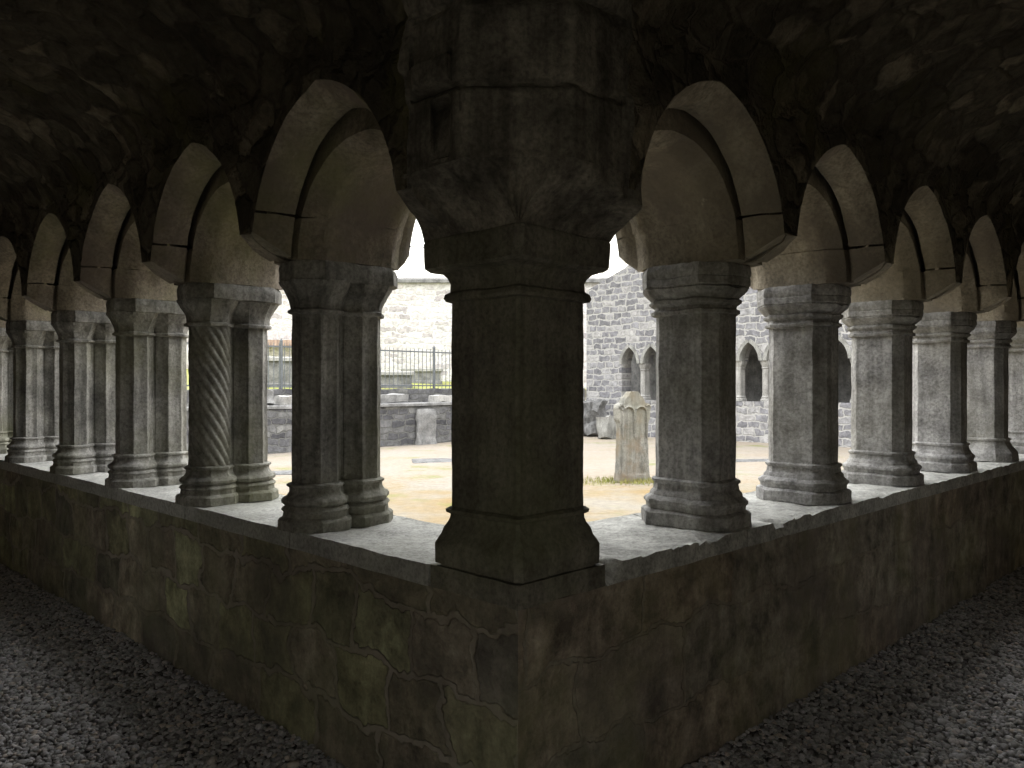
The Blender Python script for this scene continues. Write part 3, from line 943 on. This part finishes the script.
# broken slabs lying on the ledge
def loose(name, label, px, py, wv, size, rot, mat, seed, cat='stone', z=None, group=None, tilt=(0, 0)):
    u = (px - 512) / 812
    # point on the line w = wv seen at column px
    t = ((u * (CY + wv * S2)) - CX + wv * S2) / (S2 * (1 - u))
    p = Q(t, wv, z)
    bm = bmesh.new(); bmesh.ops.create_cube(bm, size=1.0)
    bmesh.ops.subdivide_edges(bm, edges=bm.edges[:], cuts=6, use_grid_fill=True)
    vs = []
    for v in bm.verts:
        c = v.co.copy()
        r = Vector((c.x, c.y, 0)); k = 1 - 0.22 * max(0, (abs(c.x) + abs(c.y)) - 0.62)
        c = Vector((c.x * size[0] * k, c.y * size[1] * k, c.z * size[2]))
        c += noise.noise_vector(c * 3 + Vector((seed, 0, 0))) * min(size) * 0.28
        vs.append(c)
    zmin = min(v.z for v in vs)
    fs = [tuple(v.index for v in f.verts) for f in bm.faces]; bm.free()
    vs = [v - Vector((0, 0, zmin)) for v in vs]
    o = mesh_obj(name, vs, fs, mat, None, 40); o.location = p; o.rotation_euler = (tilt[0], tilt[1], rot)
    return tag(o, label, cat, group)
loose('broken_slab', 'broken dark-edged slab on the far ledge, just right of the first coupled column', 391, 396, LW + 0.26, (0.95, 0.42, 0.2), 0.7, M['grey'], 1, z=1.06, group='broken slabs on the far ledge')
loose('broken_slab', 'broken pale slab on the far ledge whose end runs behind the corner pier', 446, 398, LW + 0.26, (1.0, 0.45, 0.18), 0.9, M['pale'], 5, z=1.06, group='broken slabs on the far ledge')
loose('broken_slab', 'broken pale slab on the far ledge, seen between the rope-twisted and first columns', 291, 398, LW + 0.26, (0.62, 0.42, 0.2), 0.8, M['pale'], 9, z=1.06, group='broken slabs on the far ledge')
loose('upright_stone', 'small upright grey stone on the far ledge beside the rope-twisted column', 267, 398, LW + 0.26, (0.28, 0.28, 0.34), 0.8, M['grey'], 12, z=1.06)
# shallow buttress on the low wall
def at_px(px, wv):
    u = (px - 512) / 812
    return ((u * (CY + wv * S2)) - CX + wv * S2) / (S2 * (1 - u))
t = at_px(424, LW)
g = Geo(); loft_oct(g, 0.30, 0.06, 0.02, [(0.02, -0.05), (0.0, 0.3), (0, 0.85), (-0.03, 0.92)], (6, 1, 3, 1, 6, 1, 3, 1), step=0.08)
o = g.obj('buttress', M['grey'], None, 0.04, 4, 2, 0.02); o.location = Q(t, LW - 0.085, 0); o.rotation_euler = (0, 0, PI / 4)
tag(o, 'crumbling stub buttress against the dark low wall across the court', 'buttress')

# iron railing on the terrace
FW = LW + 2.7
fence = thing('iron_railing', 'black iron railing of thin upright bars along the terrace across the court', 'railing', Q(3.5, FW, 1.43), PI / 4)
def bar_mesh():
    g = Geo(); g.tube([(0, 0, 0.0), (0, 0, 1.20), (0, 0, 1.24)], [0.011, 0.011, 0.002], 6); return g
bars0 = None
FL = 12.4
nb = int(FL / 0.155)
for i in range(nb):
    if bars0 is None:
        bars0 = bar_mesh().obj('bar', M['iron'], fence); b = bars0
    else:
        b = bars0.copy(); COL.objects.link(b)
    b.location = (0.08 + i * 0.155, 0, 0)
for z in (0.1, 1.13):
    g = Geo(); g.box(0, FL, -0.012, 0.012, z - 0.02, z + 0.02); g.obj('rail', M['iron'], fence)
p0 = None
tp = at_px(434, FW) - 3.5
for k in range(5):
    x = tp - 2.6 * (4 - k) + 2.6
    if 0 <= x <= FL:
        g = Geo(); g.box(x - 0.03, x + 0.03, -0.03, 0.03, 0, 1.28); g.rings([[(x + a * r, b * r, z) for a, b in ((-.03, -.03), (.03, -.03), (.03, .03), (-.03, .03))] for r, z in ((1.2, 1.28), (0.2, 1.34))])
        g.obj('post', M['iron'], fence)

# terrace lawn behind the railing, rising towards the pale wall
vs = []; fs = []; n = 24
for i in range(n + 1):
    for j in range(n + 1):
        p = Q(-3 + 26 * i / n, LW + 2.85 + 12 * j / n, 0); p.z = 1.38 + 0.6 * (j / n) * 1.4 + noise.noise(p * 0.7) * 0.05
        vs.append(p)
for i in range(n):
    for j in range(n):
        a = i * (n + 1) + j; fs.append((a, a + n + 1, a + n + 2, a + 1))
struct(mesh_obj('terrace', vs, fs, M['terrace'], None, 60), 'green grass terrace behind the railing', 'ground')

# tall pale rubble wall
def big_wall():
    n, nz = 90, 26; vs = []; uv = []; fs = []
    x0, x1 = -17.0, 4.6
    for y0 in (0.0, 0.7):
        for i in range(n + 1):
            for j in range(nz + 1):
                x = x0 + (x1 - x0) * i / n; z = 1.0 + 4.5 * j / nz
                vs.append(Vector((x, 31.3 + 0.012 * (x + 5) + y0, z))); uv.append((x + y0, z))
    m = nz + 1; half = (n + 1) * m
    for b in (0, half):
        for i in range(n):
            for j in range(nz): fs.append((b + i * m + j, b + (i + 1) * m + j, b + (i + 1) * m + j + 1, b + i * m + j + 1))
    for i in range(n): fs.append((i * m + nz, (i + 1) * m + nz, half + (i + 1) * m + nz, half + i * m + nz))
    for i in (0, n): 
        for j in range(nz): fs.append((i * m + j, i * m + j + 1, half + i * m + j + 1, half + i * m + j))
    o = mesh_obj('wall_back', jitter(vs, 0.05, 1.5, 2, 0.02), fs, M['white'], None, 45, uv)
    struct(o, 'tall bright limewashed rubble wall beyond the terrace', 'wall')
big_wall()
g = Geo(); loft_oct(g, 10.8, 0.45, 0.05, [(0, 0), (0, 0.12), (-0.06, 0.18)], (90, 1, 4, 1, 90, 1, 4, 1), step=0.06)
o = g.obj('coping', M['grey'], None, 0.02, 2, 1); o.location = (-6.2, 31.65, 5.5); tag(o, 'dark coping course along the top of the tall pale wall', 'coping')

# tombs behind the railing
def tomb(label, px, wv, L, D, Hh, rot, seed):
    t = at_px(px, wv); p = Q(t, wv, 1.38 + 0.84 * (wv - LW - 2.85) / 12)
    r = thing('chest_tomb', label, 'tomb', p, rot)
    g = Geo(); loft_oct(g, L / 2 - 0.08, D / 2 - 0.08, 0.03, [(0.03, -0.1), (0.03, 0.08), (0, 0.1), (0, Hh - 0.12)], (8, 1, 5, 1, 8, 1, 5, 1), step=0.08); g.obj('chest', M['grey'], r, 0.012, 4, seed)
    g = Geo(); loft_oct(g, L / 2, D / 2, 0.03, [(0, Hh - 0.12), (0, Hh - 0.03), (-0.03, Hh)], (8, 1, 5, 1, 8, 1, 5, 1), step=0.05); g.obj('lid', M['pale'], r, 0.01, 4, seed + 1)
tomb('low chest tomb with pale lid behind the railing, left of the railing post', 386, LW + 4.3, 1.7, 0.8, 0.5, 0.3, 1)
tomb('grey chest tomb behind the railing, further back against the pale wall', 422, LW + 6.2, 1.5, 0.8, 0.55, 0.1, 4)
tomb('tall grey chest tomb behind the railing beside the rope-twisted column', 273, LW + 4.6, 1.2, 0.9, 0.85, 0.5, 7)
g = Geo(); loft_oct(g, 0.95, 0.2, 0.02, [(0, 0), (0, 0.22)], (10, 1, 3, 1, 10, 1, 3, 1), step=0.06)
o = g.obj('sandstone_block', M['red'], None, 0.02, 3, 3); o.location = (-8.7, 28.6, 2.78)
o.location = (-8.9, 30.95, 3.05); tag(o, 'reddish sandstone block projecting from the pale wall behind the railing', 'stone')

# ------------------------------------------------------------------ ruined range on the right
ARS = 0.80
arc_ax = [13.65 - ARS * k for k in range(11)]
def ruin_top(w):
    # gable rising to the right, then level
    return min(6.6, 4.55 + (14.95 - w) * 0.40) + 0.06 * noise.noise(Vector((w * 3, 0, 0)))
SP2, AP2, HW2, LOWZ = 2.2, 2.72, 0.10, 1.10
def ruin():
    # outline of openings along w, decreasing
    pts = [(14.95, LOWZ), (14.5, LOWZ), (arc_ax[0] + 0.02, LOWZ), (arc_ax[0] + HW2 * 0.99, LOWZ)]
    pts = [(14.95, LOWZ), (14.4, LOWZ), (arc_ax[0] - HW2, LOWZ), (arc_ax[0] - HW2, SP2)]
    a = ARS / 2 - HW2; h = AP2 - SP2; R = arc_R(a, h)
    n = 10
    def arc():
        t1 = math.acos((R - a) / R)
        return [((a - R) + R * math.cos(t1 * i / n), SP2 + R * math.sin(t1 * i / n)) for i in range(n + 1)]
    A = arc()
    for k in range(10):
        c = (arc_ax[k] + arc_ax[k + 1]) / 2
        for x, z in A: pts.append((c + x, z))
        for x, z in reversed(A[:-1]): pts.append((c - x, z))
        pts.append((arc_ax[k + 1], SP2))
    pts[-1:] = [(arc_ax[10] + HW2 * 0.99, LOWZ), (arc_ax[10], LOWZ), (4.0, LOWZ), (1.5, LOWZ)]
    vs = []; uv = []; fs = []
    rows = 18; m = rows + 1; D = 0.5
    for d in (0, D):
        for w, z in pts:
            for j in range(m):
                zz = z + (ruin_top(w) - z) * (j / rows)
                vs.append(Q(RW + d, w, zz)); uv.append((-w, zz))
    H2 = len(pts) * m
    for b in (0, H2):
        for i in range(len(pts) - 1):
            for j in range(rows): fs.append((b + i * m + j, b + (i + 1) * m + j, b + (i + 1) * m + j + 1, b + i * m + j + 1))
    for i in range(len(pts) - 1):
        fs.append((i * m, (i + 1) * m, H2 + (i + 1) * m, H2 + i * m)); fs.append((i * m + rows, (i + 1) * m + rows, H2 + (i + 1) * m + rows, H2 + i * m + rows))
    for i in (0, len(pts) - 1):
        for j in range(rows): fs.append((i * m + j, i * m + j + 1, H2 + i * m + j + 1, H2 + i * m + j))
    o = mesh_obj('wall_ruin', vs, fs, M['farR'], None, 0, uv)
    struct(o, 'ruined grey stone gable wall pierced by an arcade at the far right of the court', 'wall')
ruin()
wall_block('wall_ruin_low', RW - 0.04, RW + 0.55, 1.5, 14.95, -0.1, LOWZ, M['farR'], 'w', label='low wall under the far arcade of the ruin', cat='wall')
# pale arch rings and small columns
archcol = None; ringo = None
names = ['one', 'two', 'three', 'four', 'five', 'six', 'seven', 'eight', 'nine', 'ten', 'eleven']
for k in range(10):
    c = (arc_ax[k] + arc_ax[k + 1]) / 2
    lab = 'pale stone arch ring in the far ruin wall, %s from the gable end' % ORD[k] if k < 7 else 'pale stone arch ring in the far ruin wall, number %s from the gable end' % names[k]
    if ringo is None:
        a = ARS / 2 - HW2; R = arc_R(a, AP2 - SP2); t1 = math.acos((R - a) / R)
        g = Geo()
        for s in (-1, 1):
            rings = []
            for i in range(13):
                th = t1 * i / 12
                ring = []
                for rr, y in ((-0.015, -0.03), (0.085, -0.03), (0.085, 0.3), (-0.015, 0.3)):
                    ring.append((s * max(0.0, (a - R) + (R + rr) * math.cos(th)), y, (R + rr) * math.sin(th)))
                rings.append(ring)
            g.rings(rings)
        ringo = g.obj('arch_ring', M['grey2'], None, 0.008, 5, 4); o = ringo
    else:
        o = ringo.copy(); COL.objects.link(o)
    o.location = Q(RW, c, SP2); o.rotation_euler = (0, 0, -PI / 4)
    tag(o, lab, 'arch', 'arch rings of the far ruin')
for k in range(10):
    lab = ['slender pale column of the far ruin arcade, first from the gable end, behind the headstone', 'slender pale column of the far ruin arcade, second from the gable end'][k] if k < 2 else 'slender pale column of the far ruin arcade, %s from the gable end' % (ORD[k] if k < 7 else 'number ' + names[k])
    loc = Q(RW + 0.25, arc_ax[k + 0] if k else arc_ax[0], LOWZ)
    if archcol is None:
        archcol = thing('arcade_column', lab, 'column', loc, -PI / 4, 'small columns of the far ruin')
        g = Geo(); loft_oct(g, 0.075, 0.17, 0.04, [(0.045, 0), (0.045, 0.06), (0.02, 0.09), (0.03, 0.12), (0.0, 0.16)], step=0.03); g.obj('base', M['pale'], archcol, 0.004, 8, 1)
        g = Geo(); loft_oct(g, 0.075, 0.17, 0.04, [(0, 0.15), (0, 0.9)], step=0.06); g.obj('shaft', M['pale'], archcol, 0.004, 8, 2)
        g = Geo(); loft_oct(g, 0.075, 0.17, 0.04, [(0.0, 0.88), (0.02, 0.9), (0.005, 0.93), (0.03, 1.0), (0.045, 1.04), (0.045, 1.10)], step=0.03); g.obj('capital', M['pale'], archcol, 0.004, 8, 3)
    else:
        dup(archcol, loc, -PI / 4, lab)
# passage behind the far arcade
g = Geo(); rings = []
for z in (-0.1, 3.1):
    rings.append([Q(RW + 2.4, 0.5, z), Q(RW + 2.7, 0.5, z), Q(RW + 2.7, 16.0, z), Q(RW + 2.4, 16.0, z)])
g.rings(rings); struct(g.obj('wall_passage', M['grey'], None), None)
g = Geo(); g.rings([[Q(RW + 0.5, 0.5, z), Q(RW + 2.7, 0.5, z), Q(RW + 2.7, 15.0, z), Q(RW + 0.5, 15.0, z)] for z in (3.1, 3.25)])
struct(g.obj('roof_passage', M['grey'], None), None)

loose('boulder', 'dark rounded boulder at the foot of the ruin gable, just right of the corner pier', 594, 420, LW - 1.05, (0.75, 0.6, 1.0), 0.4, M['dark'], 21, z=-0.03, cat='boulder')
loose('carved_stone', 'pale grey stone block in front of the ruin gable, between boulder and headstone', 606, 420, LW - 2.2, (0.5, 0.4, 0.62), 0.9, M['grey2'], 25, z=-0.03, cat='stone')

# ------------------------------------------------------------------ headstone and ledger slabs
def headstone():
    r = thing('headstone', 'weathered upright headstone with scrolled shoulders standing on the lawn right of the pier', 'headstone', (1.93, 13.05, 0), math.radians(27))
    half = [(0.315, -0.1), (0.30, 0.05), (0.275, 0.3), (0.26, 0.6), (0.258, 0.86), (0.265, 0.92), (0.305, 1.0), (0.31, 1.10), (0.315, 1.17), (0.30, 1.225), (0.265, 1.245), (0.225, 1.235),
            (0.205, 1.25), (0.185, 1.30), (0.15, 1.345), (0.115, 1.365), (0.10, 1.39), (0.085, 1.42), (0.05, 1.44), (0.0, 1.447)]
    out = half + [(-x, z) for x, z in reversed(half[:-1])]
    # outline resampled; filled with rows across
    g = Geo()
    dz = 0.02; zs = []; z = -0.1
    def hx(z):
        for a, b in zip(half, half[1:]):
            if a[1] <= z <= b[1] and b[1] > a[1]: return a[0] + (b[0] - a[0]) * (z - a[1]) / (b[1] - a[1])
        return 0.01
    rings = []
    n = 24
    z = -0.1
    while z < 1.446:
        h = hx(z); fr = []
        for i in range(n + 1):
            x = -h + 2 * h * i / n
            ax = abs(x); y = -0.075
            # sunk panel under twin arches, with a raised centre stem
            d1 = math.hypot(ax - 0.12, max(0, z - 1.08))
            if z > 0.1 and (d1 < 0.10): y += 0.014
            if 0.10 <= d1 < 0.125 and z > 0.9: y -= 0.012
            fr.append((x, y, z))
        bk = [(h - 2 * h * i / 6, 0.075, z) for i in range(7)]
        rings.append(fr + bk); z += 0.018
    g.rings(rings)
    g.obj('slab', M['head'], r, 0.008, 6, 2, 0.004, smooth=40)
    for s in (-1, 1):              # scrolled shoulders and the moulding along the top
        g = Geo()
        pts = [(s * (0.25 + 0.055 * math.cos(th) * (1 - th / 9)), -0.08, 1.17 + 0.055 * math.sin(th) * (1 - th / 9)) for th in [k * 0.35 for k in range(22)]]
        g.tube(pts, 0.016, 6); o = g.obj('scroll', M['head'], r); o['label'] = 'rolled scroll on the shoulder'
        g = Geo()
        pts = [(s * (0.12 + 0.112 * math.cos(th)), -0.082, 1.08 + 0.112 * math.sin(th)) for th in [PI * k / 14 for k in range(15)]]
        pts = [(s * 0.232, -0.08, 0.7)] + pts + [(s * 0.008, -0.08, 0.7)]
        g.tube(pts, 0.014, 6); g.obj('moulding', M['head'], r)
headstone()
def ledger(label, px, py, size, rot, seed):
    Y = EYE * 812 / (py - 386); X = (px - 512) / 812 * Y
    g = Geo(); loft_oct(g, size[0] / 2, size[1] / 2, 0.03, [(0, -0.05), (0, 0.012), (-0.02, 0.02)], (10, 1, 6, 1, 10, 1, 6, 1), step=0.03)
    o = g.obj('ledger_slab', M['dark'], None, 0.012, 3, seed); o.location = (X, Y, 0); o.rotation_euler = (0, 0, rot)
    tag(o, label, 'grave slab', 'flat grave slabs in the lawn')
ledger('dark flat grave slab in the lawn immediately left of the corner pier', 457, 461, (1.8, 0.8), 0.15, 1)
ledger('dark flat grave slab in the lawn left of the first coupled column', 286, 473, (1.0, 0.6), 0.3, 4)
ledger('dark flat grave slab in the lawn between the first two octagonal columns', 758, 461, (1.9, 0.5), 0.1, 6)

# overhead cables behind the pale wall
def cable(label, a, b, sag):
    pts = []
    for i in range(25):
        f = i / 24; p = Vector(a) * (1 - f) + Vector(b) * f; p.z -= sag * 4 * f * (1 - f); pts.append(p - Vector(a))
    g = Geo(); g.tube(pts, 0.022, 5); o = g.obj('overhead_cable', M['cable'], None); o.location = a
    tag(o, label, 'cable', 'overhead cables')
cable('thin dark overhead cable crossing the sky above the tall pale wall', (-14, 36, 8.2), (4, 37, 7.6), 0.1)

# ------------------------------------------------------------------ daylight
wd = bpy.data.worlds.new('overcast_sky'); scene.world = wd; wd.use_nodes = True
nt = wd.node_tree; nt.nodes.clear()
out = nt.nodes.new('ShaderNodeOutputWorld'); bg = nt.nodes.new('ShaderNodeBackground')
tc = nt.nodes.new('ShaderNodeTexCoord'); sx = nt.nodes.new('ShaderNodeSeparateXYZ'); cr = nt.nodes.new('ShaderNodeValToRGB')
cr.color_ramp.elements[0].position = 0.0; cr.color_ramp.elements[0].color = (0.22, 0.21, 0.17, 1)
e0 = cr.color_ramp.elements.new(0.01); e0.color = (0.88, 0.90, 0.94, 1)
cr.color_ramp.elements[1].position = 0.7; cr.color_ramp.elements[1].color = (1.0, 1.0, 1.0, 1)
nt.links.new(tc.outputs['Generated'], sx.inputs[0]); nt.links.new(sx.outputs[2], cr.inputs[0]); nt.links.new(cr.outputs[0], bg.inputs[0])
bg.inputs[1].default_value = 5.6
nt.links.new(bg.outputs[0], out.inputs[0])

# ------------------------------------------------------------------ camera
cam = bpy.data.cameras.new('camera'); co = bpy.data.objects.new('camera', cam); COL.objects.link(co)
cam.sensor_width = 36.0; cam.lens = 812 / 1024 * 36.0
cam.shift_y = 2.0 / 1024
cam.clip_start = 0.05; cam.clip_end = 300
co.location = (0, 0, EYE); co.rotation_euler = (PI / 2, 0, 0)
scene.camera = co
vs_ = scene.view_settings
vs_.view_transform = 'Standard'; vs_.look = 'None'; vs_.gamma = 1.0; vs_.use_curve_mapping = False
vs_.exposure = 0.0
cy = scene.cycles
cy.max_bounces = 14; cy.diffuse_bounces = 10; cy.glossy_bounces = 3
cy.use_denoising = True
cy.sample_clamp_indirect = 8.0
